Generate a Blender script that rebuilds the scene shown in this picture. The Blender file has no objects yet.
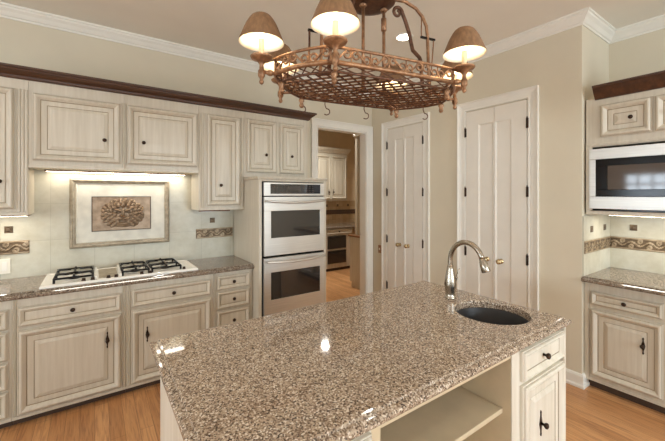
import bpy, bmesh, math, random
from mathutils import Vector, Matrix
random.seed(4)
PI = math.pi
S = bpy.context.scene
COL = S.collection

# ------------------------------------------------------------------ materials
def lin(c):
    return tuple((x/255/12.92 if x/255 <= .04045 else ((x/255+.055)/1.055)**2.4) for x in c) + (1.,)

def newmat(name):
    m = bpy.data.materials.new(name); m.use_nodes = True
    nt = m.node_tree
    b = nt.nodes['Principled BSDF']
    return m, nt, b

def N(nt, t, **kw):
    n = nt.nodes.new(t)
    for k, v in kw.items():
        if hasattr(n, k): setattr(n, k, v)
        else: n.inputs[k].default_value = v
    return n

def ramp(nt, stops, interp='LINEAR'):
    r = nt.nodes.new('ShaderNodeValToRGB'); cr = r.color_ramp; cr.interpolation = interp
    while len(cr.elements) < len(stops): cr.elements.new(.5)
    for e, (p, c) in zip(cr.elements, stops):
        e.position = p; e.color = lin(c)
    return r

def coords(nt, scale=(1, 1, 1), rot=(0, 0, 0)):
    tc = nt.nodes.new('ShaderNodeTexCoord'); mp = nt.nodes.new('ShaderNodeMapping')
    mp.inputs['Scale'].default_value = scale; mp.inputs['Rotation'].default_value = rot
    nt.links.new(tc.outputs['Object'], mp.inputs['Vector'])
    return mp.outputs['Vector']

def plain(name, c, rough=.5, metal=0., noise=0.0, nscale=8., coat=0., bump=0., emit=None, estr=0.):
    m, nt, b = newmat(name)
    b.inputs['Roughness'].default_value = rough; b.inputs['Metallic'].default_value = metal
    b.inputs['Coat Weight'].default_value = coat
    n = N(nt, 'ShaderNodeTexNoise', Scale=nscale, Detail=4.)
    nt.links.new(coords(nt), n.inputs['Vector'])
    lo = tuple(max(0, x*(1-noise)) for x in c); hi = tuple(min(255, x*(1+noise)) for x in c)
    r = ramp(nt, [(.3, lo), (.7, hi)])
    nt.links.new(n.outputs['Fac'], r.inputs['Fac']); nt.links.new(r.outputs['Color'], b.inputs['Base Color'])
    if bump:
        bp = N(nt, 'ShaderNodeBump', Strength=bump, Distance=.002)
        nt.links.new(n.outputs['Fac'], bp.inputs['Height']); nt.links.new(bp.outputs['Normal'], b.inputs['Normal'])
    if emit:
        b.inputs['Emission Color'].default_value = lin(emit); b.inputs['Emission Strength'].default_value = estr
    return m

def streaky(name, lo, hi, scale, rough, bump=.05, coat=0., metal=0.):
    """paint or wood with streaks along one axis (scale small along the grain)"""
    m, nt, b = newmat(name)
    v = coords(nt, scale)
    n = N(nt, 'ShaderNodeTexNoise', Scale=1., Detail=5., Roughness=.6)
    nt.links.new(v, n.inputs['Vector'])
    r = ramp(nt, [(.28, lo), (.5, tuple((a+c)/2 for a, c in zip(lo, hi))), (.72, hi)])
    nt.links.new(n.outputs['Fac'], r.inputs['Fac']); nt.links.new(r.outputs['Color'], b.inputs['Base Color'])
    bp = N(nt, 'ShaderNodeBump', Strength=bump, Distance=.002)
    nt.links.new(n.outputs['Fac'], bp.inputs['Height']); nt.links.new(bp.outputs['Normal'], b.inputs['Normal'])
    b.inputs['Roughness'].default_value = rough; b.inputs['Coat Weight'].default_value = coat; b.inputs['Metallic'].default_value = metal
    return m

M = {}
M['wall'] = plain('wall_paint', (206, 195, 172), .8, noise=.012, nscale=3)
M['ceiling'] = plain('ceiling_paint', (230, 224, 211), .9, noise=.012, nscale=2)
M['pantry_wall'] = plain('pantry_wall_paint', (216, 194, 162), .8, noise=.02)
M['trim'] = plain('white_trim', (226, 221, 209), .4, noise=.01)
M['door'] = plain('door_paint', (222, 215, 202), .42, noise=.01)
M['cab'] = streaky('glazed_cream_paint', (189, 178, 158), (205, 196, 178), (38, 38, 2.2), .42, .03)
M['glaze'] = streaky('brown_glaze', (146, 130, 106), (168, 153, 128), (30, 30, 4), .5, .03)
M['island_cab'] = streaky('white_cabinet_paint', (208, 199, 180), (226, 219, 204), (30, 30, 2.2), .42, .03)
M['inside'] = plain('interior_and_lit_rail_tan', (205, 187, 155), .5, noise=.03)  # interior colour; on the island top rail it paints in warm floor light
M['darkwood'] = streaky('dark_walnut', (52, 30, 18), (88, 54, 34), (2, 30, 30), .35, .05, coat=.3)
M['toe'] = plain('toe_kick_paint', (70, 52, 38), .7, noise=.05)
M['steel'] = streaky('brushed_steel', (198, 194, 187), (218, 214, 206), (3, 120, 200), .36, .02, metal=.85)
M['nickel'] = plain('satin_nickel', (168, 158, 143), .27, 1., noise=.02)
M['black'] = plain('black_enamel', (20, 17, 16), .14, noise=.1)
M['glass'] = plain('black_glass', (34, 29, 27), .06, noise=.05, coat=.6)
M['bronze'] = plain('oiled_bronze', (58, 44, 34), .38, .8, noise=.2, nscale=60)
M['brass'] = plain('antique_brass', (190, 168, 128), .25, .9, noise=.05)
M['iron'] = streaky('coppered_iron', (112, 78, 54), (182, 140, 102), (40, 40, 40), .45, .1, metal=.55)
M['irondark'] = streaky('dark_iron', (74, 48, 34), (122, 84, 60), (50, 50, 50), .45, .1, metal=.5)
M['shade'] = streaky('tan_shade', (118, 86, 58), (154, 116, 80), (60, 60, 10), .7, .05)
M['lining'] = plain('white_lining', (250, 244, 226), .8, noise=.01)
M['candle'] = plain('candle_sleeve', (236, 220, 180), .6, noise=.03)
M['bulb'] = plain('glowing_bulb', (255, 230, 180), .3, emit=(255, 224, 170), estr=9.)
M['lens'] = plain('lit_lens', (255, 244, 225), .4, emit=(255, 240, 215), estr=14.)
M['white'] = plain('white_enamel', (238, 233, 222), .25, noise=.01, coat=.3)
M['plate'] = plain('ivory_plastic', (232, 225, 208), .4, noise=.01)
M['tan_plate'] = plain('tan_plastic', (150, 112, 80), .4, noise=.02)
M['sink'] = plain('dark_sink_metal', (54, 53, 54), .42, .35, noise=.06, nscale=20)
M['silver'] = streaky('silver_leaf_frame', (128, 116, 97), (170, 157, 134), (25, 25, 25), .45, .08, metal=.2)
M['mat'] = plain('pale_leaf_mount', (208, 203, 188), .5, noise=.06, nscale=9)
M['display'] = plain('display_glass', (66, 60, 56), .15, noise=.05)
M['woodtop'] = streaky('brown_wood_top', (110, 74, 46), (140, 98, 64), (3, 20, 20), .35, .04)

def granite(name='brown_granite', k=1.0):
    m, nt, b = newmat(name)
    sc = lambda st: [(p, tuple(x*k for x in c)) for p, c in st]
    v = coords(nt)
    vo = N(nt, 'ShaderNodeTexVoronoi', Scale=215.); nt.links.new(v, vo.inputs['Vector'])
    sp = N(nt, 'ShaderNodeSeparateColor'); nt.links.new(vo.outputs['Color'], sp.inputs['Color'])
    r1 = ramp(nt, sc([(0., (50, 38, 30)), (.13, (112, 92, 74)), (.32, (160, 139, 118)), (.58, (184, 165, 143)), (.82, (224, 211, 193)), (.94, (122, 100, 82))]), 'CONSTANT')
    nt.links.new(sp.outputs['Red'], r1.inputs['Fac'])
    n = N(nt, 'ShaderNodeTexNoise', Scale=14., Detail=5., Roughness=.65); nt.links.new(v, n.inputs['Vector'])
    r2 = ramp(nt, sc([(.3, (134, 112, 94)), (.52, (166, 144, 122)), (.75, (190, 170, 148))]))
    nt.links.new(n.outputs['Fac'], r2.inputs['Fac'])
    mx = N(nt, 'ShaderNodeMix', data_type='RGBA'); mx.inputs[0].default_value = .12
    nt.links.new(r1.outputs['Color'], mx.inputs[6]); nt.links.new(r2.outputs['Color'], mx.inputs[7])
    nt.links.new(mx.outputs[2], b.inputs['Base Color'])
    b.inputs['Roughness'].default_value = .05; b.inputs['Specular IOR Level'].default_value = .5
    return m
M['black'].node_tree.nodes['Principled BSDF'].inputs['Specular IOR Level'].default_value = .25
M['granite'] = granite()
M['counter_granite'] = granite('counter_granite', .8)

def floor_mat():
    m, nt, b = newmat('oak_planks')
    v = coords(nt, rot=(0, 0, PI/2))
    br = N(nt, 'ShaderNodeTexBrick', Scale=1.); br.offset = .37
    br.inputs['Brick Width'].default_value = 1.3; br.inputs['Row Height'].default_value = .083
    br.inputs['Mortar Size'].default_value = .0012; br.inputs['Mortar Smooth'].default_value = .3
    br.inputs['Color1'].default_value = lin((220, 172, 124)); br.inputs['Color2'].default_value = lin((194, 144, 98)); br.inputs['Mortar'].default_value = lin((130, 90, 58))
    nt.links.new(v, br.inputs['Vector'])
    v2 = coords(nt, (55, 3.2, 1))
    n = N(nt, 'ShaderNodeTexNoise', Scale=1., Detail=6., Roughness=.6, Distortion=1.2); nt.links.new(v2, n.inputs['Vector'])
    r = ramp(nt, [(.32, (150, 104, 68)), (.5, (232, 212, 186)), (.68, (255, 246, 230))])
    nt.links.new(n.outputs['Fac'], r.inputs['Fac'])
    mx = N(nt, 'ShaderNodeMix', data_type='RGBA', blend_type='MULTIPLY'); mx.inputs[0].default_value = .6
    nt.links.new(br.outputs['Color'], mx.inputs[6]); nt.links.new(r.outputs['Color'], mx.inputs[7])
    nt.links.new(mx.outputs[2], b.inputs['Base Color'])
    b.inputs['Roughness'].default_value = .3
    return m
M['floor'] = floor_mat()

def tile_mat(name, rot, w=.30, h=.30, c1=(204, 200, 184), c2=(194, 189, 172), mort=(182, 177, 160)):
    m, nt, b = newmat(name)
    v = coords(nt, rot=rot)
    br = N(nt, 'ShaderNodeTexBrick', Scale=1.); br.offset = .0
    br.inputs['Brick Width'].default_value = w; br.inputs['Row Height'].default_value = h
    br.inputs['Mortar Size'].default_value = .002
    br.inputs['Color1'].default_value = lin(c1); br.inputs['Color2'].default_value = lin(c2); br.inputs['Mortar'].default_value = lin(mort)
    nt.links.new(v, br.inputs['Vector'])
    n = N(nt, 'ShaderNodeTexNoise', Scale=7., Detail=6., Roughness=.65); nt.links.new(v, n.inputs['Vector'])
    r = ramp(nt, [(.3, (226, 220, 206)), (.7, (255, 255, 252))]); nt.links.new(n.outputs['Fac'], r.inputs['Fac'])
    mx = N(nt, 'ShaderNodeMix', data_type='RGBA', blend_type='MULTIPLY'); mx.inputs[0].default_value = .8
    nt.links.new(br.outputs['Color'], mx.inputs[6]); nt.links.new(r.outputs['Color'], mx.inputs[7])
    nt.links.new(mx.outputs[2], b.inputs['Base Color']); b.inputs['Roughness'].default_value = .35
    return m
M['tile_y'] = tile_mat('stone_tile_y', (-PI/2, 0, 0))            # wall in the x-z plane
M['tile_x'] = tile_mat('stone_tile_x', (-PI/2, 0, -PI/2))
M['tile_pantry'] = tile_mat('pantry_tile', (-PI/2, 0, 0), .1, .1, (206, 180, 146), (186, 156, 120), (150, 120, 90))

def relief_mat(name, lo, mid, hi):
    m, nt, b = newmat(name)
    n = N(nt, 'ShaderNodeTexNoise', Scale=18., Detail=3.); nt.links.new(coords(nt), n.inputs['Vector'])
    r = ramp(nt, [(.3, lo), (.5, mid), (.72, hi)]); nt.links.new(n.outputs['Fac'], r.inputs['Fac'])
    nt.links.new(r.outputs['Color'], b.inputs['Base Color'])
    b.inputs['Roughness'].default_value = .42; b.inputs['Metallic'].default_value = .45
    return m
M['relief'] = relief_mat('bronze_relief', (122, 100, 78), (142, 120, 96), (160, 138, 114))
M['border'] = relief_mat('bronze_border', (136, 116, 90), (162, 142, 114), (186, 166, 138))
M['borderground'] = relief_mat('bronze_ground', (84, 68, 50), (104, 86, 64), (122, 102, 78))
M['insert'] = relief_mat('bronze_insert', (78, 64, 48), (104, 86, 66), (130, 110, 86))

# ------------------------------------------------------------------ mesh helpers
class MB:
    """collects shapes; build() links them as one mesh object"""
    def __init__(s): s.v, s.f, s.m, s.sm = [], [], [], []
    def add(s, vs, fs, mi=0, smooth=False):
        o = len(s.v); s.v += [tuple(p) for p in vs]
        for f in fs: s.f.append([i+o for i in f]); s.m.append(mi); s.sm.append(smooth)
        return s
    def box(s, x0, x1, y0, y1, z0, z1, mi=0):
        vs = [(x, y, z) for x in (x0, x1) for y in (y0, y1) for z in (z0, z1)]
        return s.add(vs, [(0, 1, 3, 2), (4, 6, 7, 5), (0, 4, 5, 1), (2, 3, 7, 6), (0, 2, 6, 4), (1, 5, 7, 3)], mi)
    def loft(s, loops, mi=0, cap0=True, cap1=True, closed=True, smooth=False, mis=None):
        n = len(loops[0]); vs = [p for l in loops for p in l]; o = len(s.v); s.v += [tuple(p) for p in vs]
        for k in range(len(loops)-1):
            for i in range(n if closed else n-1):
                j = (i+1) % n
                s.f.append([o+k*n+i, o+k*n+j, o+(k+1)*n+j, o+(k+1)*n+i]); s.m.append(mis[k] if mis else mi); s.sm.append(smooth)
        if cap0: s.f.append([o+i for i in range(n)][::-1]); s.m.append(mi); s.sm.append(False)
        if cap1: s.f.append([o+(len(loops)-1)*n+i for i in range(n)]); s.m.append(mis[-1] if mis and len(mis) >= len(loops) else mi); s.sm.append(False)
        return s
    def lathe(s, prof, c=(0, 0, 0), n=24, mi=0, axis='z', smooth=True, cap=True):
        loops = []
        for r, h in prof:
            l = []
            for i in range(n):
                a = 2*PI*i/n; p = (r*math.cos(a), r*math.sin(a), h)
                if axis == '-y': p = (p[0], -h, p[1])
                elif axis == 'x': p = (h, p[0], p[1])
                l.append((c[0]+p[0], c[1]+p[1], c[2]+p[2]))
            loops.append(l)
        return s.loft(loops, mi, cap, cap, True, smooth)
    def tube(s, pts, r, n=8, mi=0, flat=1.0):
        pts = [Vector(p) for p in pts]; loops = []
        rs = r if isinstance(r, (list, tuple)) else [r]*len(pts)
        t0 = (pts[1]-pts[0]).normalized()
        up = Vector((0, 0, 1)) if abs(t0.z) < .9 else Vector((1, 0, 0))
        nrm = t0.cross(up).normalized()
        for k, p in enumerate(pts):
            if k == 0: t = t0
            elif k == len(pts)-1: t = (pts[k]-pts[k-1]).normalized()
            else: t = ((pts[k+1]-p).normalized()+(p-pts[k-1]).normalized()).normalized()
            nrm = (nrm - t*nrm.dot(t)).normalized(); b = t.cross(nrm)
            loops.append([p+nrm*(rs[k]*math.cos(2*PI*i/n))*flat+b*(rs[k]*math.sin(2*PI*i/n)) for i in range(n)])
        return s.loft(loops, mi, True, True, True, n > 5)
    def panel(s, x0, x1, z0, z1, rings, yb=0., mi=0):
        """raised panel facing -y: rings = (inset, projection, material)"""
        loops, mis = [], []
        for ins, d, k in rings:
            loops.append([(x0+ins, yb-d, z0+ins), (x1-ins, yb-d, z0+ins), (x1-ins, yb-d, z1-ins), (x0+ins, yb-d, z1-ins)])
            mis.append(k)
        return s.loft(loops, mi, True, True, True, False, mis[1:]+[mi])
    def sweep(s, path, prof, left=True, mi=0, closed=False):
        """profile (out, z) carried along a 2d path with mitres; out is to the left of travel"""
        P = [Vector((p[0], p[1])) for p in path]; loops = []; n = len(P)
        for k in range(n):
            if closed: a, b_ = (P[k]-P[k-1]).normalized(), (P[(k+1) % n]-P[k]).normalized()
            else:
                a = (P[k]-P[k-1]).normalized() if k else None
                b_ = (P[k+1]-P[k]).normalized() if k < n-1 else None
                a = a or b_; b_ = b_ or a
            na, nb = Vector((-a.y, a.x)), Vector((-b_.y, b_.x))
            m = (na+nb); m = m/(m.dot(na)) if m.length > 1e-6 else na
            if not left: m = -m
            loops.append([(P[k].x+m.x*o, P[k].y+m.y*o, z) for o, z in prof])
        if closed: loops.append(loops[0])
        return s.loft(loops, mi, not closed, not closed, True, False)
    def xf(s, mat, start=0):
        s.v[start:] = [tuple(mat @ Vector(p)) for p in s.v[start:]]; return s
    def build(s, name, mats, parent=None, bevel=0., seg=2):
        me = bpy.data.meshes.new(name); me.from_pydata(s.v, [], s.f)
        for m in (mats if isinstance(mats, (list, tuple)) else [mats]): me.materials.append(M[m])
        me.polygons.foreach_set('material_index', s.m); me.polygons.foreach_set('use_smooth', s.sm)
        bm = bmesh.new(); bm.from_mesh(me); bmesh.ops.recalc_face_normals(bm, faces=bm.faces); bm.to_mesh(me); bm.free()
        me.update()
        o = bpy.data.objects.new(name, me); COL.objects.link(o)
        if parent: o.parent = parent
        if bevel:
            b = o.modifiers.new('bevel', 'BEVEL'); b.width = bevel; b.segments = seg; b.limit_method = 'ANGLE'; b.angle_limit = math.radians(40)
        return o

def tag(o, label, cat, group=None):
    o['label'] = label; o['category'] = cat
    if group: o['group'] = group
    return o
def thing(name, label, cat, loc=(0, 0, 0), rz=0., group=None):
    o = bpy.data.objects.new(name, None); COL.objects.link(o); o.empty_display_size = .1
    o.location = loc; o.rotation_euler = (0, 0, rz)
    return tag(o, label, cat, group)
def struct(o):
    o['kind'] = 'structure'; return o
def copy_tree(o, parent=None):
    c = o.copy(); COL.objects.link(c)
    if parent: c.parent = parent
    for ch in list(o.children): copy_tree(ch, c)
    return c

# ------------------------------------------------------------------ setting
YW, XD, XR, YR, ZC = 3.65, 3.25, 3.88, 1.095, 3.05
XB, YF = -4.6, -3.8          # the far side of the room behind the camera
struct(MB().box(XB-.1, 5.3, YF-.1, 6.4, -.1, 0).build('floor', 'floor'))
struct(MB().box(XB-.1, 5.3, YF-.1, 6.4, ZC, ZC+.1).build('ceiling', 'ceiling'))
DX0, DX1, DZ = 2.32, 3.15, 2.445
w = MB(); w.box(XB, DX0, YW, YW+.12, 0, ZC); w.box(DX1, XD, YW, YW+.12, 0, ZC); w.box(DX0, DX1, YW, YW+.12, DZ, ZC)
struct(w.build('wall_left', 'wall'))
struct(MB().box(XD, XR+.12, YR, YW+.12, 0, ZC).build('wall_back', 'wall'))
struct(MB().box(XR, XR+.12, YF, YR, 0, ZC).build('wall_right', 'wall'))
# rear wall (x = XB) and front wall (y = YF) with window openings, behind the camera
def holed(name, axis, holes, lo, hi):
    w = MB(); cur = lo
    def seg(a, b, z0, z1):
        if axis == 'x': w.box(XB-.1, XB, a, b, z0, z1)
        else: w.box(a, b, YF-.1, YF, z0, z1)
    for a, b, z0, z1 in holes:
        seg(cur, a, 0, ZC); seg(a, b, 0, z0); seg(a, b, z1, ZC); cur = b
    seg(cur, hi, 0, ZC)
    return struct(w.build(name, 'wall'))
WR = [(-2.8, -.9, .95, 2.12), (-.2, 1.4, .95, 2.12), (1.75, 2.85, .95, 2.12)]
WF = [(-3.6, -2.0, .9, 2.35), (-1.2, .6, .9, 2.35), (1.2, 3.0, .9, 2.35)]
holed('wall_rear', 'x', WR, YF, YW)
holed('wall_front', 'y', WF, XB, XR+.12)
wn = 0
for axis, hs in (('x', WR), ('y', WF)):
    for a, b, z0, z1 in hs:
        wn += 1; m = MB()
        def bar(u0, u1, q0, q1, t=.03):
            if axis == 'x': m.box(XB-.06-t/2, XB-.06+t/2, u0, u1, q0, q1)
            else: m.box(u0, u1, YF-.06-t/2, YF-.06+t/2, q0, q1)
        for u0, u1, q0, q1 in ((a, b, z0, z0+.06), (a, b, z1-.06, z1), (a, a+.06, z0+.06, z1-.06), (b-.06, b, z0+.06, z1-.06)): bar(u0, u1, q0, q1, .05)
        for k in range(1, 4):
            u = a+(b-a)*k/4; bar(u-.022, u+.022, z0+.06, z1-.06)
            q = z0+(z1-z0)*k/4; bar(a+.06, b-.06, q-.022, q+.022, .024)
        struct(m.build('window_%d' % wn, 'trim'))
# crown moulding along the walls
crown = [(0, ZC-.092), (.010, ZC-.092), (.012, ZC-.079), (.022, ZC-.074), (.040, ZC-.048), (.060, ZC-.030), (.064, ZC-.019), (.074, ZC-.015), (.074, ZC), (0, ZC)]
struct(MB().sweep([(XB, YW), (XD, YW), (XD, YR), (XR, YR), (XR, YF)], crown, left=False).build('trim_1', 'trim'))
base = [(0, 0), (.022, 0), (.022, .02), (.014, .03), (.014, .095), (.008, .11), (0, .115)]
struct(MB().sweep([(XD, 1.41), (XD, YR), (3.35, YR)], base, left=False).build('baseboard_back', 'trim', bevel=.002))
struct(MB().sweep([(XD, 2.62), (XD, 2.26)], base, left=False).build('baseboard_mid', 'trim', bevel=.002))
# casings: profile swept around an opening in the wall plane
def casing(name, a0, a1, zt, face, cw=.1):
    prof = [(0, 0), (0, .012), (.012, .016), (.02, .012), (.05, .014), (.075, .02), (.088, .028), (cw, .028), (cw, 0)]
    loops = []
    for (px, pz, dx, dz) in ((a0, 0, -1, 0), (a0, zt, -1, 1), (a1, zt, 1, 1), (a1, 0, 1, 0)):
        loops.append([face(px+dx*o, t, pz+dz*o) for o, t in prof])
    return struct(MB().loft(loops).build(name, 'trim'))
casing('trim_2', DX0, DX1-.002, DZ, lambda u, t, z: (u, YW-t, z), .095)
f_x = lambda u, t, z: (XD-t, u, z)
casing('trim_3', 2.72, 3.33, 2.455, f_x, .095)
casing('trim_4', 1.515, 2.145, 2.455, f_x, .095)
# jamb of the doorway
struct(MB().box(DX0-.005, DX0+.015, YW+.002, YW+.13, 0, DZ).box(DX1-.015, DX1+.0, YW+.002, YW+.13, 0, DZ).box(DX0+.015, DX1-.015, YW+.002, YW+.13, DZ-.015, DZ+.004).build('trim_5', 'trim'))
# door leaves: long single recessed panel beside the meeting edge, hinges on the outer edge
def leaf(name, y0, y1, hinge_hi):
    """leaf in the plane x = XD between y0 and y1; hinge_hi: hinges at the y1 edge"""
    T = Matrix.Translation((XD, y1, 0)) @ Matrix.Rotation(-PI/2, 4, 'Z')
    W = y1-y0
    ST, MT = .14, .007
    a, b = (ST, W-MT) if hinge_hi else (MT, W-ST)
    z0, z1, zp, zr = .008, 2.443, 2.3, .25
    m = MB(); t = .012
    for (x0, x1, q0, q1) in ((0, a, z0, z1), (b, W, z0, z1), (a, b, zp, z1), (a, b, z0, zr)):
        m.box(x0, x1, -t, 0, q0, q1)
    m.panel(a, b, zr, zp, [(0, .0, 0), (0, .0115, 0), (.003, .010, 0), (.016, .0035, 0), (.02, .0035, 0)])
    m.xf(T)
    o = struct(m.build(name, 'door'))
    for z in ((2.23, 1.6, .975, .35)):
        h = MB(); hx = -.006 if hinge_hi else W+.006
        h.lathe([(.0065, z-.048), (.0065, z+.048)], (hx, -.02, 0), 10).lathe([(.004, z+.048), (.0055, z+.054), (.002, z+.06)], (hx, -.02, 0), 8)
        h.box(hx-.012, hx+.012, -.0165, -.0125, z-.045, z+.045)
        h.xf(T); h.build('hinge', 'bronze', o)
    kx = W-.07 if hinge_hi else .07
    k = MB().lathe([(.024, .012), (.024, .016), (.010, .02), (.009, .038), (.020, .046), (.026, .056), (.024, .068), (.012, .076), (.001, .078)], (kx, 0, .925), 16, axis='-y')
    k.xf(T); k.build('knob', 'brass', o)
    return o
leaf('door_1', 3.027, 3.325, True); leaf('door_2', 2.725, 3.023, False)
leaf('door_3', 1.832, 2.14, True); leaf('door_4', 1.52, 1.828, False)
sw = thing('light_switch', 'small tan switch plate in the corner beside the closet doors', 'switch', (XD, 3.485, .815), -PI/2)
MB().box(-.03, .03, -.006, 0, -.055, .055).build('cover_plate', 'tan_plate', sw, .002)
MB().box(-.008, .008, -.012, -.006, -.016, .016).build('toggle', 'plate', sw, .001)

# ------------------------------------------------------------------ cabinet pieces
G = 1  # glaze slot
DOOR = [(0, 0, 0), (0, .014, 0), (.004, .0175, 0), (.007, .0175, G), (.0085, .024, 0), (.014, .029, 0), (.021, .030, 0), (.027, .027, 0), (.044, .011, 0), (.046, .007, G), (.049, .007, G), (.052, .010, 0), (.083, .010, 0), (.085, .0065, G), (.0872, .0065, G), (.089, .009, 0), (.112, .0165, 0), (.114, .0165, 0)]
DRAW = [(0, 0, 0), (0, .014, 0), (.003, .017, 0), (.0055, .017, G), (.007, .022, 0), (.011, .0265, 0), (.016, .027, 0), (.033, .009, 0), (.0345, .0065, G), (.037, .0065, G), (.039, .009, 0), (.046, .0095, 0)]
def knob(x, z, parent, y=-.0165, mat='bronze', r=.0155):
    return MB().lathe([(.007, 0), (.006, .012), (r*.8, .017), (r, .023), (r*.9, .029), (r*.4, .033), (.001, .034)], (x, y, z), 14, axis='-y').build('knob', mat, parent)
def pull(x, z, parent, y=-.0165):
    """small knob on a tall pointed backplate"""
    m = MB()
    pts = []
    for q, hw in ((-.062, .0015), (-.052, .006), (-.045, .003), (-.032, .004), (-.016, .009), (0, .0125), (.016, .009), (.032, .004), (.045, .003), (.052, .006), (.062, .0015)):
        pts.append((hw, q))
    out = [(x+a, b+z) for a, b in pts]+[(x-a, b+z) for a, b in reversed(pts)]
    m.loft([[(a, y, b) for a, b in out], [(a, y-.004, b) for a, b in out]])
    p = m.build('backplate', 'bronze', parent)
    knob(x, z, p, y-.004, r=.0145)
    return p
def door(parent, x0, x1, z0, z1, hw=None, name='door', mats=('cab', 'glaze'), big=True):
    d = MB().panel(x0, x1, z0, z1, DOOR).build(name, mats, parent)
    if hw:
        k, px, pz = hw; (pull if k == 'pull' else knob)(px, pz, d)
    return d
def drawer(parent, x0, x1, z0, z1, mats=('cab', 'glaze'), hw='mid'):
    d = MB().panel(x0, x1, z0, z1, DRAW).build('drawer', mats, parent)
    if hw: knob((x0+x1)/2, (z0+z1)/2, d, -.0095)
    return d
def flutes(parent, x0, x1, z0, z1, n=3, mats=('cab', 'glaze'), name='fluted_stile'):
    prof = [(x0, .001)]; W = (x1-x0-.006)/n; mis = []
    for k in range(n):
        a = x0+.003+k*W
        prof += [(a, -.002)] + [(a+W*(.5-.5*math.cos(t*PI/4)), -.002-.009*math.sin(t*PI/4)) for t in range(1, 4)]
    prof += [(x1-.003, -.002), (x1, .001)]
    m = MB().loft([[(x, y, z0) for x, y in prof], [(x, y, z1) for x, y in prof]])
    return m.build(name, mats, parent)
def carcass(parent, x0, x1, z0, z1, depth, mats='cab', t=.018, name='carcass', front=None):
    """closed box body with a face frame"""
    return MB().box(x0, x1, .001, depth, z0, z1).build(name, mats, parent, .0015)

# ------------------------------------------------------------------ left run, base cabinets (fronts at y = 3.10)
YB = 3.10; DB = YW-.02-YB; TOE = .055
def base_unit(label, x0, x1):
    t = thing('base_cabinet', label, 'cabinet', (x0, YB, 0), 0, 'base cabinets under the cooktop counter')
    w = x1-x0
    carcass(t, .0005, w-.0005, TOE, .872, DB)
    MB().box(.0005, w-.0005, -.006, .0, TOE+.0, TOE+.022).build('bottom_rail', 'cab', t, .003)
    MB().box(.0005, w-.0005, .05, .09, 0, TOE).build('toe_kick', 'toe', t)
    return t
t = base_unit('cream four-drawer base cabinet at the counter end farthest from the ovens', -1.0, -.455)
for z0, z1 in ((.675, .808), (.47, .66), (.275, .455), (.09, .26)): drawer(t, .04, 1.0-.473, z0, z1)
t = base_unit('cream drawer-over-door base cabinet under the cooktop end farthest from the ovens', -.455, .2)
flutes(t, .0, .024, TOE+.024, .866, 2); drawer(t, .028, .622, .68, .812); door(t, .028, .622, .088, .655, ('pull', .533, .475)); flutes(t, .628, .655, TOE+.024, .866, 2)
t = base_unit('cream drawer-over-door base cabinet under the cooktop end nearest the ovens', .2, .868)
flutes(t, 0, .03, TOE+.024, .866, 2); drawer(t, .036, .645, .688, .825); door(t, .036, .645, .088, .662, ('pull', .145, .455))
t = base_unit('narrow cream base cabinet of four small drawers standing against the oven tower', .868, 1.238)
flutes(t, 0, .024, TOE+.024, .866, 2); 
for z0, z1 in ((.712, .84), (.54, .695), (.325, .52), (.09, .305)): drawer(t, .03, .335, z0, z1)
# worktop
def slab_loops(x0, x1, y0, y1, z1, th, sides):
    """ogee edge; sides = which of (x0, x1, y0, y1) are free edges"""
    prof = [(.036, 0), (.029, -.001), (.0265, -.004), (.026, -.010), (.013, -.0115), (.005, -.015), (0, -.022), (0, -.031), (.004, -.037), (.010, -th)]
    L = []
    for o, dz in prof:
        a = x0+(o if sides[0] else 0); b = x1-(o if sides[1] else 0); c = y0+(o if sides[2] else 0); d = y1-(o if sides[3] else 0)
        L.append([(a, c, z1+dz), (b, c, z1+dz), (b, d, z1+dz), (a, d, z1+dz)])
    return L
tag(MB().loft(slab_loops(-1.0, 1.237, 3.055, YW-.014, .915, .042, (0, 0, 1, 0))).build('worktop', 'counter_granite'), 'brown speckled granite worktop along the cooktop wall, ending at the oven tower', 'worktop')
# backsplash
struct(MB().box(-1.0, 1.237, YW-.013, YW, .915, 1.775).build('backsplash', 'tile_y'))

# ------------------------------------------------------------------ left run, upper cabinets (face at y = 3.335)
YU = 3.335; DU = YW-.015-YU
def upper(label, x0, x1, z0, z1=2.425, group='upper cabinets over the cooktop wall'):
    t = thing('wall_cabinet', label, 'cabinet', (x0, YU, 0), 0, group)
    carcass(t, .0005, x1-x0-.0005, z0, z1, DU)
    return t
t = upper('tall cream wall cabinet at the end of the row away from the ovens', -1.0, -.4, 1.425)
door(t, .03, .525, 1.47, 2.345, ('knob', .45, 1.67)); flutes(t, .535, .6, 1.45, 2.345, 3)
MB().box(.0005, .5995, -.012, .0, 1.425, 1.447).build('bottom_rail', 'cab', t, .003)
t = upper('cream cabinet over the cooktop beside the tall end cabinet, away from the ovens', -.4, .203, 1.775)
door(t, .022, .575, 1.83, 2.33, ('knob', .465, 2.015))
MB().box(.0005, .6025, -.01, .0, 1.775, 1.80).build('bottom_rail', 'cab', t, .003)
t = upper('cream cabinet over the cooktop beside the narrow tall cabinet, nearer the ovens', .203, .8, 1.775)
flutes(t, -.016, .014, 1.80, 2.345, 2); door(t, .02, .585, 1.83, 2.33, ('knob', .14, 2.018))
MB().box(.0005, .5965, -.01, .0, 1.775, 1.80).build('bottom_rail', 'cab', t, .003)
t = upper('narrow tall cream cabinet with one door between the cooktop cabinets and the oven cabinets', .8, 1.238, 1.425)
flutes(t, 0, .05, 1.45, 2.345, 2); door(t, .07, .398, 1.468, 2.345, ('knob', .2, 1.665)); flutes(t, .406, .437, 1.45, 2.345, 1)
MB().box(.0005, .4375, -.012, .0, 1.425, 1.447).build('bottom_rail', 'cab', t, .003)
t = upper('cream two-door cabinet directly above the double oven', 1.238, 1.99, 1.752)
door(t, .025, .36, 1.80, 2.35, ('knob', .232, 1.988)); door(t, .392, .70, 1.80, 2.35, ('knob', .535, 1.99))
MB().box(.362, .39, -.01, 0, 1.79, 2.35).build('stile', 'cab', t, .003)
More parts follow.
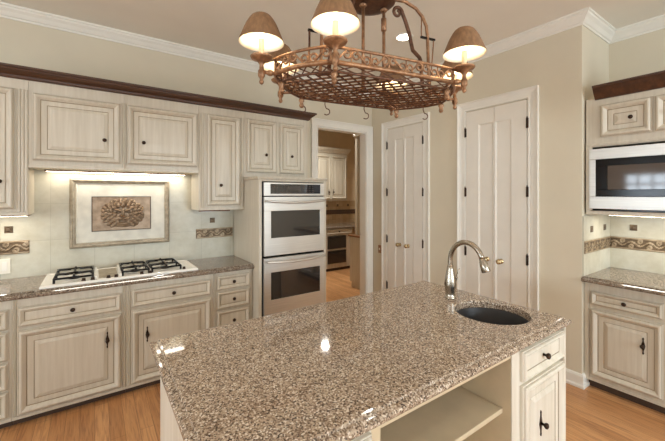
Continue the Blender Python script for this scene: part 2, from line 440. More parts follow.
# dark wood cornice
corn = [(0, 2.417), (.012, 2.417), (.014, 2.420), (.022, 2.424), (.026, 2.438), (.04, 2.452), (.062, 2.468), (.066, 2.478), (.078, 2.48), (.078, 2.497), (0, 2.497)]
tag(MB().sweep([(-1.0, YU), (1.99, YU), (1.99, YW-.012)], corn, left=False).build('cornice', 'darkwood'), 'dark walnut cornice running along the tops of the cooktop-wall cabinets', 'cornice')
# under-cabinet lamps
def uc_lamp(label, x0, x1, y, z, rz=0., lit=True):
    t = thing('under_cabinet_lamp', label, 'lamp', (x0, y, z), rz, 'strip lamps under the wall cabinets')
    MB().box(0, x1-x0, 0, .07, -.012, -.0005).build('housing', 'irondark', t, .002)
    MB().box(.01, x1-x0-.01, .01, .06, -.0135, -.012).build('diffuser', 'lens' if lit else 'glass', t)
    return t
uc_lamp('slim dark strip lamp under the narrow tall cabinet beside the ovens', .815, 1.10, YU+.003, 1.425, lit=False)
uc_lamp('slim dark strip lamp under the tall end cabinet over the wall outlet', -.9, -.41, YU+.1, 1.425)
uc_lamp('slim strip lamp under the cabinets over the cooktop', -.33, .73, YU+.2, 1.775)

# relief tiles
def relief_strip(name, label, x0, x1, z0, z1, T, group='bronze relief tiles of the backsplash'):
    W, H = x1-x0, z1-z0; nx = max(12, int(W/.006)); nz = 16; vs = []; fs = []
    for j in range(nz+1):
        for i in range(nx+1):
            u, v = i/nx*W, j/nz*H
            e = min(min(u, W-u)/.006, min(v, H-v)/.006, 1)
            c = H/2+.018*math.sin(u*2*PI/.12)
            d = abs(v-c)
            h = .006*max(0, 1-d/.008)
            for k in range(int(W/.06)+2):
                cx = k*.06+.0; cz = H/2-.016*math.sin(cx*2*PI/.12+PI/2)*1.0 if k % 2 else H/2
                r = math.hypot(u-cx-.03, v-(H/2+(.022 if k % 2 else -.022)))
                h = max(h, .007*max(0, 1-abs(r-.014)/.006), .007*max(0, 1-r/.006))
            rim = .005 if (v < .01 or v > H-.01) else 0
            vs.append((x0+u, -.002-e*(.003+max(h*1.3, rim)), z0+v))
    for j in range(nz):
        for i in range(nx):
            a = j*(nx+1)+i; fs.append((a, a+1, a+nx+2, a+nx+1))
    m = MB().add(vs, fs, 0, True).box(x0, x1, -.0022, 0, z0, z1)
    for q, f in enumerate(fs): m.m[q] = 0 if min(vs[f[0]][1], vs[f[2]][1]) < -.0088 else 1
    m.xf(T)
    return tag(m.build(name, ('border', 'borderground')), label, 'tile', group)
def insert(label, x, z, T):
    m = MB().panel(x-.026, x+.026, z-.026, z+.026, [(0, 0, 0), (0, .003, 0), (.003, .005, 0), (.008, .005, 0), (.011, .002, 0), (.016, .006, 0), (.02, .007, 0)])
    m.xf(T)
    return tag(m.build('accent_tile', 'insert'), label, 'tile', 'small bronze accent tiles')
TY = Matrix.Translation((0, YW-.0132, 0))
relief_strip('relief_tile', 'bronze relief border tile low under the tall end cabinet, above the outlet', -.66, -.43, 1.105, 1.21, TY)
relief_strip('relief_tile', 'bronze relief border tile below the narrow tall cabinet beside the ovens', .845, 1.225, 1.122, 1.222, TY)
insert('small square bronze tile above the outlet, under the tall end cabinet', -.553, 1.30, TY)
insert('small square bronze tile just under the narrow tall cabinet beside the ovens', 1.01, 1.305, TY)
ot = thing('wall_outlet', 'white double outlet plate on the tiles under the tall end cabinet', 'outlet', (-.60, YW-.0132, 1.015))
MB().box(-.058, .058, -.006, 0, -.058, .058).build('cover_plate', 'plate', ot, .002)
MB().box(-.04, -.008, -.009, -.006, -.035, .035).build('socket', 'white', ot, .002); MB().box(.008, .04, -.009, -.006, -.035, .035).build('rocker', 'white', ot, .002)

# framed relief over the cooktop
art = thing('framed_relief', 'silver-framed bronze mask relief mounted on the tiles above the cooktop', 'wall art', (0, YW-.0132, 0))
ax0, ax1, az0, az1 = -.175, .595, 1.114, 1.715
MB().loft([[(ax0+o, -d, az0+o), (ax1-o, -d, az0+o), (ax1-o, -d, az1-o), (ax0+o, -d, az1-o)] for o, d in ((0, 0), (0, .02), (.006, .03), (.018, .034), (.024, .026), (.034, .024), (.042, .012), (.042, 0))], cap0=False, cap1=False).build('frame', 'silver', art)
MB().panel(ax0+.042, ax1-.042, az0+.042, az1-.042, [(0, 0, 0), (0, .01, 0), (.008, .012, 0), (.014, .009, 0)]).build('mount', 'mat', art)
rx0, rx1, rz0, rz1 = -.017, .43, 1.256, 1.552
nx, nz = 180, 120; vs, fs = [], []
def mask(u, v):
    """u,v in -1..1, aspect 1.5: a leafy lion-like mask"""
    x, y = u*1.5, v; ax = abs(x)
    h = 0.
    def bump(cx, cy, rx, ry, k): 
        q = ((ax-cx)/rx)**2+((y-cy)/ry)**2
        return k*max(0, 1-q)**.5 if q < 1 else 0
    h = max(h, bump(0, -.05, 1.0, .85, .36))
    for R0, nl, ln, wd, hh in ((.60, 8, .20, .12, .70), (.78, 11, .19, .11, .60), (.93, 12, .15, .09, .50)):
        for q in range(nl):                                             # leafy mane: radiating curled lobes
            th = -1.15+2.72*(q+.5*(R0 > .7))/(nl-1)
            lx, ly = R0*1.12*math.cos(th), -.02+R0*math.sin(th)*.95
            tw = th+.75*math.sin(2.3*q+R0*9)
            dx, dy = ax-lx, y-ly
            a_, b_ = dx*math.cos(tw)+dy*math.sin(tw), -dx*math.sin(tw)+dy*math.cos(tw)
            e_ = (a_/ln)**2+(b_/wd)**2
            if e_ < 1: h = max(h, hh*(1-e_)**.5-.12*max(0, 1-abs(b_)/.02))
    q = ax*.85-(y-.12)*-.5
    h = max(h, bump(.27, .20+.35*(ax-.2), .27, .085, .8))               # slanting brows
    h = max(h, bump(0, .06, .095, .32, .9))                             # nose
    h = max(h, bump(.11, -.13, .09, .08, .8))
    h = max(h, bump(.2, -.32, .23, .15, .75))                           # muzzle
    h = max(h, bump(.42, -.05, .15, .2, .6))                            # cheeks
    h = max(h, bump(0, -.66, .36, .10, .6))                             # chin
    h -= bump(.25, .08, .13, .07, .35)                                  # eye sockets
    h = max(h, bump(.25, .075, .055, .035, .55))
    h -= bump(0, -.5, .24, .05, .45)                                    # mouth
    return h
for j in range(nz+1):
    for i in range(nx+1):
        u, v = i/nx*2-1, j/nz*2-1
        e = 1 if max(abs(u), abs(v)) < .985 else 0
        vs.append((rx0+(u+1)/2*(rx1-rx0), -.010-e*.045*max(0, mask(u*1.02-.02, v*1.06)), rz0+(v+1)/2*(rz1-rz0)))
for j in range(nz):
    for i in range(nx):
        a = j*(nx+1)+i; fs.append((a, a+1, a+nx+2, a+nx+1))
MB().add(vs, fs, 0, True).build('relief', 'relief', art)
MB().loft([[(rx0-o, -d, rz0-o), (rx1+o, -d, rz0-o), (rx1+o, -d, rz1+o), (rx0-o, -d, rz1+o)] for o, d in ((.006, .009), (.006, .014), (0, .014), (0, .009))], cap0=False, cap1=False).build('inner_frame', 'bronze', art)

# ------------------------------------------------------------------ cooktop
ck = thing('gas_cooktop', 'white gas cooktop with black grates set in the granite worktop', 'cooktop', (.212, 3.36, .915))
cx = .53
def ringrect(x0, x1, y0, y1, prof):
    return [[(x0+o, y0+o, z), (x1-o, y0+o, z), (x1-o, y1-o, z), (x0+o, y1-o, z)] for o, z in prof]
MB().loft(ringrect(-cx, cx, -.25, .22, [(0, .0005), (0, .012), (.004, .017), (.014, .018), (.02, .016), (.03, .012)])).build('body', 'white', ck)
MB().box(-.185, -.06, -.17, .19, .012, .0155).build('vent_panel', 'silver', ck, .001)
for dx in (-.205, -.045, .165):
    MB().box(dx-.009, dx+.009, -.2, .21, .013, .036).build('divider', 'white', ck, .003)
def grate(x0, x1, y0, y1, burners):
    m = MB(); z = .056; r = .008
    for a, b in (((x0, y0), (x1, y0)), ((x1, y0), (x1, y1)), ((x1, y1), (x0, y1)), ((x0, y1), (x0, y0))):
        m.tube([(a[0], a[1], z-.012), (b[0], b[1], z-.012)], r, 6)
    for x in (x0, x1):
        for y in (y0, y1, (y0+y1)/2): m.tube([(x, y, .0135), (x, y, z-.006)], r*1.1, 6)
    m.tube([(x0, (y0+y1)/2, z-.012), (x1, (y0+y1)/2, z-.012)], r, 6)
    for bx, by in burners:
        for k in range(4):
            a = k*PI/2; c, s_ = math.cos(a), math.sin(a)
            ex = (x1-bx if c > .5 else bx-x0) if abs(c) > .5 else ((y1-y0)/4)
            if abs(c) < .5: ex = (y1-y0)/4
            m.tube([(bx+c*.028, by+s_*.028, z), (bx+c*(ex-.02), by+s_*(ex-.02), z+.002), (bx+c*ex, by+s_*ex, z-.01)], r, 6)
    g = m.build('grate', 'black', ck)
    for bx, by in burners:
        MB().lathe([(.06, .0135), (.062, .017), (.05, .02), (.04, .019)], (bx, by, 0), 24).build('burner_bowl', 'steel', ck)
        MB().lathe([(.036, .0195), (.038, .027), (.034, .031), (.02, .032), (.001, .032)], (bx, by, 0), 20).build('burner_cap', 'black', ck)
grate(-.455, -.225, -.185, .195, [(-.34, -.09), (-.34, .1)])
grate(-.03, .155, -.185, .195, [(.0625, -.09), (.0625, .1)])
grate(.18, .40, -.185, .195, [(.29, -.09), (.29, .1)])
for x in (-.28, -.225, -.125, -.075, .10, .16, .42): 
    MB().lathe([(.014, .0165), (.015, .02), (.012, .024), (.012, .036), (.009, .038), (.001, .038)], (x, -.222, 0), 14).build('control_knob', 'bronze', ck)

# ------------------------------------------------------------------ oven tower
OX0, OX1, OY = 1.24, 1.99, 2.955
oc = thing('oven_cabinet', 'tall cream cabinet housing the double oven, beside the pantry doorway', 'cabinet', (OX0, OY, 0))
W = OX1-OX0; D = YW-.015-OY
MB().box(0, .03, 0, D, .0, 1.715).build('side_panel', 'cab', oc, .002)
MB().box(W-.028, W, 0, D, .0, 1.715).build('side_panel', 'cab', oc, .002)
MB().box(.03, W-.028, D-.02, D, 0, 1.715).build('back_panel', 'cab', oc)
MB().box(.03, W-.028, .0, D-.02, 1.70, 1.714).build('head_rail', 'cab', oc)
MB().loft([[(-o, -o, z), (W+o, -o, z), (W+o, YU-OY-.016, z), (-o, YU-OY-.016, z)] for o, z in ((0, 1.7155), (.008, 1.72), (.016, 1.734), (.018, 1.744), (.0, 1.746))]).build('ledge', 'cab', oc)
MB().box(.03, W-.028, .0, .03, .06, .42).build('apron', 'cab', oc, .002)
d_ = MB().panel(.05, W-.05, .10, .40, DOOR).build('drawer', ('cab', 'glaze'), oc); knob(W/2, .25, d_)
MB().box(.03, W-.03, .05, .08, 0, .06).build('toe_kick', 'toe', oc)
ov = thing('double_oven', 'stainless steel double wall oven with black glass windows and control panel', 'oven', (OX0+.033, OY, 0))
ow = W-.066
MB().box(-.002, ow+.002, .012, D-.06, .425, 1.695).build('cavity', 'black', ov)
cp = MB().box(.010, ow-.004, -.02, .012, 1.562, 1.69).build('control_panel', 'steel', ov, .004)
disp = MB().box(.075, ow-.055, -.0235, -.02, 1.582, 1.675).build('display', 'glass', cp, .001)
MB().box(.26, .40, -.0245, -.0235, 1.615, 1.66).build('screen', 'display', disp)
for cols in (range(5), range(8, 13)):
  bt = MB()
  for r_ in range(4):
    for c_ in cols:
        bt.box(.095+c_*.036, .115+c_*.036, -.0243, -.0235, 1.592+r_*.021, 1.601+r_*.021)
  bt.build('keypad', 'display', disp)
def oven_door(z0, z1, wz0, wz1, hz):
    m = MB(); a, b = .08, ow-.06
    for q in ((.010, ow-.004, z0, wz0), (.010, ow-.004, wz1, z1), (.010, a, wz0, wz1), (b, ow-.004, wz0, wz1)): m.box(q[0], q[1], -.025, .010, q[2], q[3])
    d = m.build('oven_door', 'steel', ov, .002)
    MB().box(a, b, -.0235, .008, wz0, wz1).build('window', 'glass', d)
    h = MB(); pts = []
    for k in range(17):
        u = k/16; pts.append((.02+(ow-.04)*u, -.066-.012*math.sin(PI*u), hz-.016*math.sin(PI*u)))
    h.tube(pts, .0115, 10)
    for x in (.045, ow-.045): h.tube([(x, -.025, hz-.002), (x, -.068, hz-.002)], .010, 8)
    h.build('handle', 'steel', d)
    return d
oven_door(1.0, 1.553, 1.165, 1.42, 1.515); oven_door(.43, .978, .585, .842, .95)

# ------------------------------------------------------------------ pantry beyond the doorway
struct(MB().box(1.9, 2.0, YW+.12, 6.3, 0, ZC).build('wall_pantry_side', 'pantry_wall'))
struct(MB().box(2.0, 5.2, 6.3, 6.4, 0, ZC).build('wall_pantry_back', 'pantry_wall'))
struct(MB().box(5.2, 5.3, YW+.12, 6.4, 0, ZC).build('wall_pantry_end', 'pantry_wall'))
struct(MB().box(XR+.12, 5.3, YW, YW+.12, 0, ZC).build('wall_pantry_front', 'pantry_wall'))
struct(MB().box(2.002, 5.19, 6.288, 6.3, .915, 1.425).build('backsplash_pantry', 'tile_pantry'))
tag(MB().box(2.002, 5.19, 6.276, 6.288, 1.12, 1.22).box(2.002, 5.19, 6.274, 6.276, 1.128, 1.138).box(2.002, 5.19, 6.274, 6.276, 1.202, 1.212).build('border_tile', 'darkwood'), 'dark border band across the tiles at the back of the pantry', 'tile')
for k, x in enumerate((3.95, 4.25, 4.55, 4.85)):
    o = insert(['small dark square tile on the pantry tiles, first from the oven side', 'small dark square tile on the pantry tiles, second from the oven side', 'small dark square tile on the pantry tiles, third from the oven side', 'small dark square tile on the pantry tiles, nearest the tall cream cabinet'][k], x, 1.32, Matrix.Translation((0, 6.288, 0)))
x = 2.6
for k, lab in enumerate(('cream pantry wall cabinet half hidden behind the oven tower', 'cream two-door pantry wall cabinet seen through the doorway beside the oven')):
    x0, x1 = (2.6, 3.72) if k == 0 else (3.72, 4.6)
    t = thing('pantry_wall_cabinet', lab, 'cabinet', (x0, 6.0, 0), 0, 'pantry wall cabinets')
    carcass(t, 0, x1-x0-.001, 1.43, 2.46, .285)
    h = (x1-x0)/2
    door(t, .03, h-.008, 1.47, 2.40, ('pull', h-.06, 1.62)); door(t, h+.008, x1-x0-.03, 1.47, 2.40, ('pull', h+.06, 1.62))
    MB().sweep([(0, 0), (x1-x0-.001, 0)] if k == 0 else [(0, 0), (x1-x0-.001, 0), (x1-x0-.001, .28)], [(0, 2.46), (.015, 2.46), (.03, 2.49), (.06, 2.53), (.07, 2.57), (0, 2.57)], left=False).build('cornice', 'cab', t)
for k, (x0, x1, lab) in enumerate(((2.6, 3.78, 'cream pantry base cabinet half hidden behind the oven'), (3.78, 4.5, 'cream pantry base cabinet holding the two black-fronted drawers'))):
    t = thing('pantry_base_cabinet', lab, 'cabinet', (x0, 5.68, 0), 0, 'pantry base cabinets'); w_ = x1-x0
    if k == 0:
        carcass(t, 0, w_-.001, .06, .87, .6); drawer(t, .6, w_-.08, .74, .85); door(t, .6, w_-.08, .1, .71, ('pull', .66, .5))
    else:
        carcass(t, 0, w_-.001, .06, .87, .6); drawer(t, .03, w_-.03, .755, .855)
    MB().box(0, w_-.001, .04, .08, 0, .06).build('toe_kick', 'toe', t)
for z0, z1, lab in ((.455, .72, 'upper of two black-fronted pantry drawers with a pale frame'), (.155, .42, 'lower of two black-fronted pantry drawers near the floor')):
    t = thing('appliance_drawer', lab, 'appliance', (3.86, 5.68, 0), 0, 'black fronted pantry drawers')
    MB().box(.0, .46, -.02, .0, z0, z1).build('front', 'glass', t, .003)
    MB().tube([(.03, -.03, z1-.03), (.43, -.03, z1-.03)], .007, 8).box(.04, .055, -.03, -.02, z1-.036, z1-.024).box(.405, .42, -.03, -.02, z1-.036, z1-.024).build('handle', 'black', t)
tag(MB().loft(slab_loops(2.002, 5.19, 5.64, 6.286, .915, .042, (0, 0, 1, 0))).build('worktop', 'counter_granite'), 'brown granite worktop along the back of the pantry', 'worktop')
t = thing('half_cabinet', 'waist-high cream cabinet end with a brown wood top inside the pantry doorway', 'cabinet', (3.56, 3.9, 0))
MB().box(.0, .6, 0, .66, .1, .86).build('carcass', 'cab', t, .002); MB().box(.02, .58, .02, .64, 0, .1).build('plinth', 'cab', t)
MB().box(-.025, .62, -.01, .69, .861, .89).build('top', 'woodtop', t, .004)
t = thing('tall_hutch', 'tall narrow cream cabinet standing on the wood-topped half cabinet in the pantry', 'cabinet', (3.66, 3.92, .8905))
MB().box(0, .45, 0, .6, 0, 1.66).build('carcass', 'cab', t, .002)
MB().box(-.02, 0, .54, .6, 0, 1.66).build('stile', 'cab', t, .003)
MB().box(-.04, .46, -.01, .63, 1.661, 1.71).build('cap', 'cab', t, .01)

# ------------------------------------------------------------------ right recess
XF = 3.30
TX = lambda y: (XF, y, 0)
RG = 'cabinets in the microwave recess'
def rbase(label, y1, y0):
    t = thing('base_cabinet', label, 'cabinet', (XF, y1, 0), -PI/2, RG); w = y1-y0
    carcass(t, 0.0005, w-.0005, .07, .87, XR-.02-XF)
    MB().box(.0005, w-.0005, -.006, .0, .07, .092).build('bottom_rail', 'cab', t, .003)
    MB().box(.0, w, .05, .09, 0, .07).build('toe_kick', 'toe', t)
    return t, w
t, w_ = rbase('cream base cabinet below the microwave against the return wall, drawer over door', YR-.003, .575)
MB().box(.0, .03, -.012, .0, .092, .866).build('stile', 'cab', t, .003)
drawer(t, .045, w_-.045, .69, .80); door(t, .045, w_-.045, .12, .655, ('pull', w_-.15, .468))
t, w_ = rbase('cream base cabinet in the recess beyond the first, farther from the closet', .575, -.1)
drawer(t, .03, w_-.03, .69, .80); door(t, .03, w_-.03, .12, .655, ('pull', .12, .468))
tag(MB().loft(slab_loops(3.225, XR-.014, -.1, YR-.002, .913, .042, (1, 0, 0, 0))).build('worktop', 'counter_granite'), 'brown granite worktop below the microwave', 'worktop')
struct(MB().box(XR-.013, XR, -.1, YR, .913, 1.44).build('backsplash_recess', 'tile_x'))
struct(MB().box(XD+.004, XR-.013, YR-.012, YR-.0, .913, 1.40).build('backsplash_return', 'tile_y'))
TRX = Matrix.Translation((XR-.0132, YR-.012, 0)) @ Matrix.Rotation(-PI/2, 4, 'Z')
TRY = Matrix.Translation((0, YR-.0122, 0))
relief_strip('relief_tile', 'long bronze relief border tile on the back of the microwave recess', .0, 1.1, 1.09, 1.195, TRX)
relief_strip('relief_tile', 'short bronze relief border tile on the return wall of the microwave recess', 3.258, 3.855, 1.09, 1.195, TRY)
insert('small bronze tile on the recess back wall, below the microwave', .165, 1.285, TRX)
insert('small bronze tile on the return wall, nearer the room edge', 3.42, 1.285, TRY)
insert('small bronze tile on the return wall, nearer the recess corner', 3.725, 1.285, TRY)
# upper unit: frame around the microwave with doors above
t = thing('wall_cabinet', 'cream cabinet surrounding the microwave with two small doors above it', 'cabinet', (XF, YR-.0125, 0), -PI/2, RG)
W = 1.0; DD = XR-.016-XF
MB().box(.0, .024, 0, DD, 1.415, 2.35).build('side_panel', 'cab', t, .002); MB().box(.79, W, 0, DD, 1.415, 2.35).build('side_panel', 'cab', t, .002)
MB().box(.024, .79, 0, DD, 1.415, 1.445).build('bottom_rail', 'cab', t, .002); MB().box(.024, .79, 0, DD, 1.957, 2.35).build('head_box', 'cab', t, .002)
MB().box(.0, W, -.012, 0, 1.967, 1.985).build('ledge', 'cab', t, .004)
door(t, .098, .405, 2.03, 2.285, ('knob', .29, 2.155)); door(t, .418, .73, 2.03, 2.285, ('knob', .53, 2.155))
MB().box(-.0, .045, -.004, 0, 1.45, 1.966).build('stile', 'cab', t, .002)
co2 = [(0, 2.345), (.012, 2.345), (.02, 2.36), (.05, 2.40), (.066, 2.43), (.075, 2.432), (.075, 2.448), (0, 2.448)]
tag(MB().sweep([(XF, 1.02), (XF, .05)], [(a, b-.012) for a, b in co2], left=False).build('cornice', 'darkwood'), 'dark walnut cornice above the microwave cabinet', 'cornice')
# microwave (built in, with trim kit)
mw = thing('microwave', 'stainless built-in microwave with black door glass set in the recess cabinet', 'microwave', (XF, YR-.0125, 0), -PI/2)
MB().box(.03, .785, .02, .42, 1.45, 1.952).build('body', 'black', mw)
a0, a1, b0, b1 = .027, .787, 1.462, 1.94; c0, c1, e0, e1 = .072, .74, 1.56, 1.855
tm = MB()
for q in ((a0, a1, b0, e0), (a0, a1, e1, b1), (a0, c0, e0, e1), (c1, a1, e0, e1)): tm.box(q[0], q[1], -.022, .018, q[2], q[3])
tm.build('trim_frame', 'steel', mw, .003)
dr = MB()
g0, g1, h0, h1 = .15, .58, 1.615, 1.80
for q in ((c0, .61, e0, h0), (c0, .61, h1, e1), (c0, g0, h0, h1), (g1, .61, h0, h1)): dr.box(q[0], q[1], -.026, .018, q[2], q[3])
dd_ = dr.build('oven_door', 'black', mw, .002)
M['mwglass'] = plain('grey_window_glass', (84, 74, 67), .06, noise=.03, coat=.0)
MB().box(g0, g1, -.024, .01, h0, h1).build('window', 'mwglass', dd_)
MB().box(.612, c1, -.026, .018, e0, e1).build('control_panel', 'glass', mw, .002)
kp = MB()
for r_ in range(5):
    for c_ in range(3): kp.box(.63+c_*.032, .652+c_*.032, -.0275, -.026, 1.58+r_*.035, 1.60+r_*.035)
kp.build('keypad', 'display', mw)
uc = uc_lamp('slim strip lamp below the microwave cabinet', 0, .85, 0, 1.415)
uc.location = (XF+.2, 1.0, 1.415); uc.rotation_euler = (0, 0, -PI/2)

# ------------------------------------------------------------------ island
IX0, IX1, IY0, IY1 = .205, 2.105, .755, 1.757
isl = thing('island_cabinet', 'cream kitchen island base with open shelves, a drawer and a door', 'island', (0, .79, 0))
mats = ('island_cab', 'glaze')
bx0, bx1, by1 = .245, 2.06, .93
MB().box(bx0, bx0+.02, 0, by1, .0, .872).build('end_panel', 'island_cab', isl, .002)
MB().box(bx1-.007, bx1, 0, by1, .0, .872).build('end_panel', 'island_cab', isl, .002)
MB().box(bx0+.02, bx1-.02, by1-.02, by1, 0, .872).build('back_panel', 'island_cab', isl)
MB().box(bx0+.02, bx1-.02, .0, by1-.02, .09, .11).build('bottom_board', 'inside', isl)
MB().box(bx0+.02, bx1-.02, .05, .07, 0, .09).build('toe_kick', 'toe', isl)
MB().box(.70, .74, 0, .5, .11, .872).build('partition', 'inside', isl, .002)
MB().box(1.535, 1.575, 0, .5, .11, .872).build('partition', 'inside', isl, .002)
MB().box(1.535, 1.585, -.006, -.0002, .10, .872).build('stile', 'island_cab', isl, .002)
MB().box(.74, 1.535, .48, .5, .11, .872).build('inner_back', 'inside', isl)
MB().box(.74, 1.535, .0, .02, .838, .872).build('top_rail', 'inside', isl, .002)  # tan puts the warm light reflected off the floor into the rail's colour
MB().box(.742, 1.533, .035, .478, .575, .597).build('shelf', 'inside', isl, .003)
MB().box(bx0+.02, .70, 0, .02, .11, .872).build('front_frame', 'island_cab', isl)
MB().box(1.575, bx1-.02, 0, .02, .11, .872).build('front_frame', 'island_cab', isl)
drawer(isl, 1.615, 2.05, .71, .85, mats); door(isl, 1.615, 2.05, .13, .69, ('pull', 1.785, .46), mats=mats)
drawer(isl, .285, .69, .71, .85, mats); door(isl, .285, .69, .13, .69, ('pull', .61, .46), mats=mats)
MB().box(bx1-.006, bx1+.006, -.022, .0, .10, .872).build('corner_bead', 'island_cab', isl, .004)
# granite top with round cut-out
SX, SY, SR = 1.838, 1.055, .194
angs = sorted(set([2*PI*i/72 for i in range(72)] + [math.atan2(y-SY, x-SX) % (2*PI) for x in (IX0, IX1) for y in (IY0, IY1)]))
def rect_pt(a, ins):
    dx, dy = math.cos(a), math.sin(a); ts = []
    # direction is fixed on the outer rectangle so that rings keep their corners
    for lim, d, c in ((IX1, dx, SX), (IX0, dx, SX), (IY1, dy, SY), (IY0, dy, SY)):
        if abs(d) > 1e-9 and (lim-c)/d > 0: ts.append((lim-c)/d)
    tt = min(ts); x, y = SX+dx*tt, SY+dy*tt
    return (min(max(x, IX0+ins), IX1-ins), min(max(y, IY0+ins), IY1-ins))
edge = [(.036, 0), (.029, -.001), (.0265, -.004), (.026, -.010), (.013, -.0115), (.005, -.015), (0, -.022), (0, -.031), (.004, -.037), (.010, -.041)]
loops = [[(SX+(SR+o)*math.cos(a), SY+(SR+o)*math.sin(a), .915+dz) for a in angs] for o, dz in ((0, -.041), (0, -.006), (.002, -.002), (.006, 0))]
loops += [[(*rect_pt(a, o), .915+dz) for a in angs] for o, dz in edge]
loops.append(loops[0])
tag(MB().loft(loops, cap0=False, cap1=False).build('worktop', 'granite'), 'large brown speckled granite island top with a round sink cut-out', 'worktop')
sk = thing('sink', 'round dark metal undermount sink in the island top', 'sink', (SX, SY, .873))
R = SR
MB().lathe([(R+.016, -.001), (R+.0, -.001), (R-.002, -.004), (R-.012, -.10), (R-.03, -.14), (R-.07, -.155), (.045, -.16), (.045, -.164), (R-.065, -.16), (R-.026, -.145), (R-.007, -.10), (R+.004, -.006), (R+.016, -.004)], (0, 0, 0), 48, cap=False).build('bowl', 'sink', sk)
MB().lathe([(.044, -.158), (.04, -.1555), (.03, -.157), (.001, -.158)], (0, 0, 0), 20).build('drain', 'nickel', sk)
# faucet
fc = thing('faucet', 'tall curved satin nickel gooseneck faucet behind the island sink', 'faucet', (1.865, 1.345, .915))
MB().lathe([(.034, .0003), (.035, .006), (.030, .012), (.029, .03), (.034, .06), (.037, .09), (.034, .12), (.028, .155), (.021, .19), (.018, .21)], (0, 0, 0), 24).build('body', 'nickel', fc)
sp = []
for k in range(5): sp.append((0, 0, .19+.0125*k))
for k in range(1, 20):
    a = PI*k/19*.9; sp.append((0, -.112+.112*math.cos(a), .24+.128*math.sin(a)))
MB().tube(sp, [.0165]*5+[.0155]*19, 14).build('spout', 'nickel', fc)
p0 = Vector(sp[-1]); d0 = (Vector(sp[-1])-Vector(sp[-2])).normalized()
MB().tube([p0-d0*.004, p0+d0*.006, p0+d0*.012, p0+d0*.035, p0+d0*.07, p0+d0*.075], [.017, .0185, .0205, .024, .026, .023], 16).build('spray_head', 'nickel', fc)
MB().tube([(.02, 0, .085), (.042, 0, .088), (.048, 0, .09)], [.013, .012, .010], 12).tube([(.044, 0, .09), (.056, -.01, .13), (.068, -.016, .175), (.071, -.018, .182)], [.008, .0065, .0055, .003], 10).build('lever', 'nickel', fc)

# ------------------------------------------------------------------ pot-rack chandelier
CH = thing('pot_rack_chandelier', 'coppered iron six-lamp pot rack chandelier with scrolled rim above the island', 'chandelier', (1.136, 1.283, 0), math.radians(-11.4))
HX = [(-.49, 0), (-.315, -.225), (.315, -.225), (.475, 0), (.315, .225), (-.315, .225)]
LP = [(-.55, 0), (-.318, -.272), (.355, -.262), (.545, 0), (.30, .27), (-.395, .262)]
def hexpath(scale, sub=6, bow=.02):
    pts = []
    for k in range(6):
        a, b = Vector(HX[k])*scale, Vector(HX[(k+1) % 6])*scale
        nrm = ((a+b)/2).normalized(); short = abs(a.x-b.x) < .3*scale
        for i in range(sub):
            t_ = i/sub; p = a.lerp(b, t_)+nrm*(math.sin(PI*t_)*(bow*(1.3 if short else .5)))
            pts.append((p.x, p.y))
    return pts
def hextube(scale, z, r, name, mat, flat=False):
    P = hexpath(scale); n = 10; loops = []
    m = MB()
    prof = [(r*math.cos(2*PI*i/n), z+r*math.sin(2*PI*i/n)) for i in range(n)] if not flat else [(-.003, z-r), (.003, z-r), (.003, z+r), (-.003, z+r)]
    m.sweep(P, prof, closed=True)
    if not flat: m.sm = [True]*len(m.sm)
    return m.build(name, mat, CH)
hextube(1.0, 2.115, .0105, 'rim_tube', 'iron')
hextube(1.0, 2.178, .0065, 'top_rail', 'iron')
hextube(.94, 2.083, .0058, 'bottom_rail', 'irondark')
# scroll frieze between the rails, one per side
def spiral(c, r, a0, turns, sgn, n=16):
    return [(c[0]+r*(1-.72*k/n)*math.cos(a0+sgn*turns*2*PI*k/n), c[1]+r*(1-.72*k/n)*math.sin(a0+sgn*turns*2*PI*k/n)) for k in range(n+1)]
P6 = hexpath(1.0)
for s_ in range(6):
    seg = P6[s_*6:s_*6+6]+[P6[(s_*6+6) % 36]]
    L = [0]
    for a, b in zip(seg, seg[1:]): L.append(L[-1]+math.dist(a, b))
    def at(u):
        u = max(0, min(L[-1], u))
        for i in range(6):
            if u <= L[i+1]+1e-9:
                t_ = (u-L[i])/(L[i+1]-L[i]); return (seg[i][0]+(seg[i+1][0]-seg[i][0])*t_, seg[i][1]+(seg[i+1][1]-seg[i][1])*t_)
    m = MB(); nS = max(2, round(L[-1]/.092)); w_ = L[-1]/nS
    for k in range(nS):
        u0 = w_*(k+.5); sg = 1 if k % 2 else -1
        c1, c2 = (u0-w_*.26, 2.148+sg*.006), (u0+w_*.26, 2.148-sg*.006); r_ = .021
        s1 = spiral(c1, r_, PI*.5*sg, 1.15, sg); s2 = spiral(c2, r_, -PI*.5*sg, 1.15, sg)
        curve = s1[::-1]+s2
        m.tube([(*at(a), b) for a, b in curve], .0047, 6)
        m.tube([(*at(u0+w_*.5-.001), 2.12), (*at(u0+w_*.5-.001), 2.176)], .0035, 5)
    m.build('scroll_frieze', 'iron', CH)
# lattice floor of the rack
def clip(p, d):
    """line p + t d against the hexagon scaled by .93"""
    H_ = [(a*.93, b*.93) for a, b in HX]; ts = []
    for k in range(6):
        a, b = Vector(H_[k]), Vector(H_[(k+1) % 6]); e = b-a
        den = d.x*e.y-d.y*e.x
        if abs(den) < 1e-9: continue
        q = a-p; t_ = (q.x*e.y-q.y*e.x)/den; u = (q.x*d.y-q.y*d.x)/den
        if -1e-6 <= u <= 1+1e-6: ts.append(t_)
    return (min(ts), max(ts)) if len(ts) >= 2 and max(ts)-min(ts) > .02 else None
m = MB()
for sg in (1, -1):
    d = Vector((math.cos(.72), sg*math.sin(.72))); nn = Vector((-d.y, d.x))
    for k in range(-14, 15):
        p = nn*(k*.042); c = clip(p, d)
        if c:
            a, b = p+d*c[0], p+d*c[1]; z = 2.083+sg*.003
            m.tube([(a.x, a.y, z), (b.x, b.y, z)], .0044, 5)
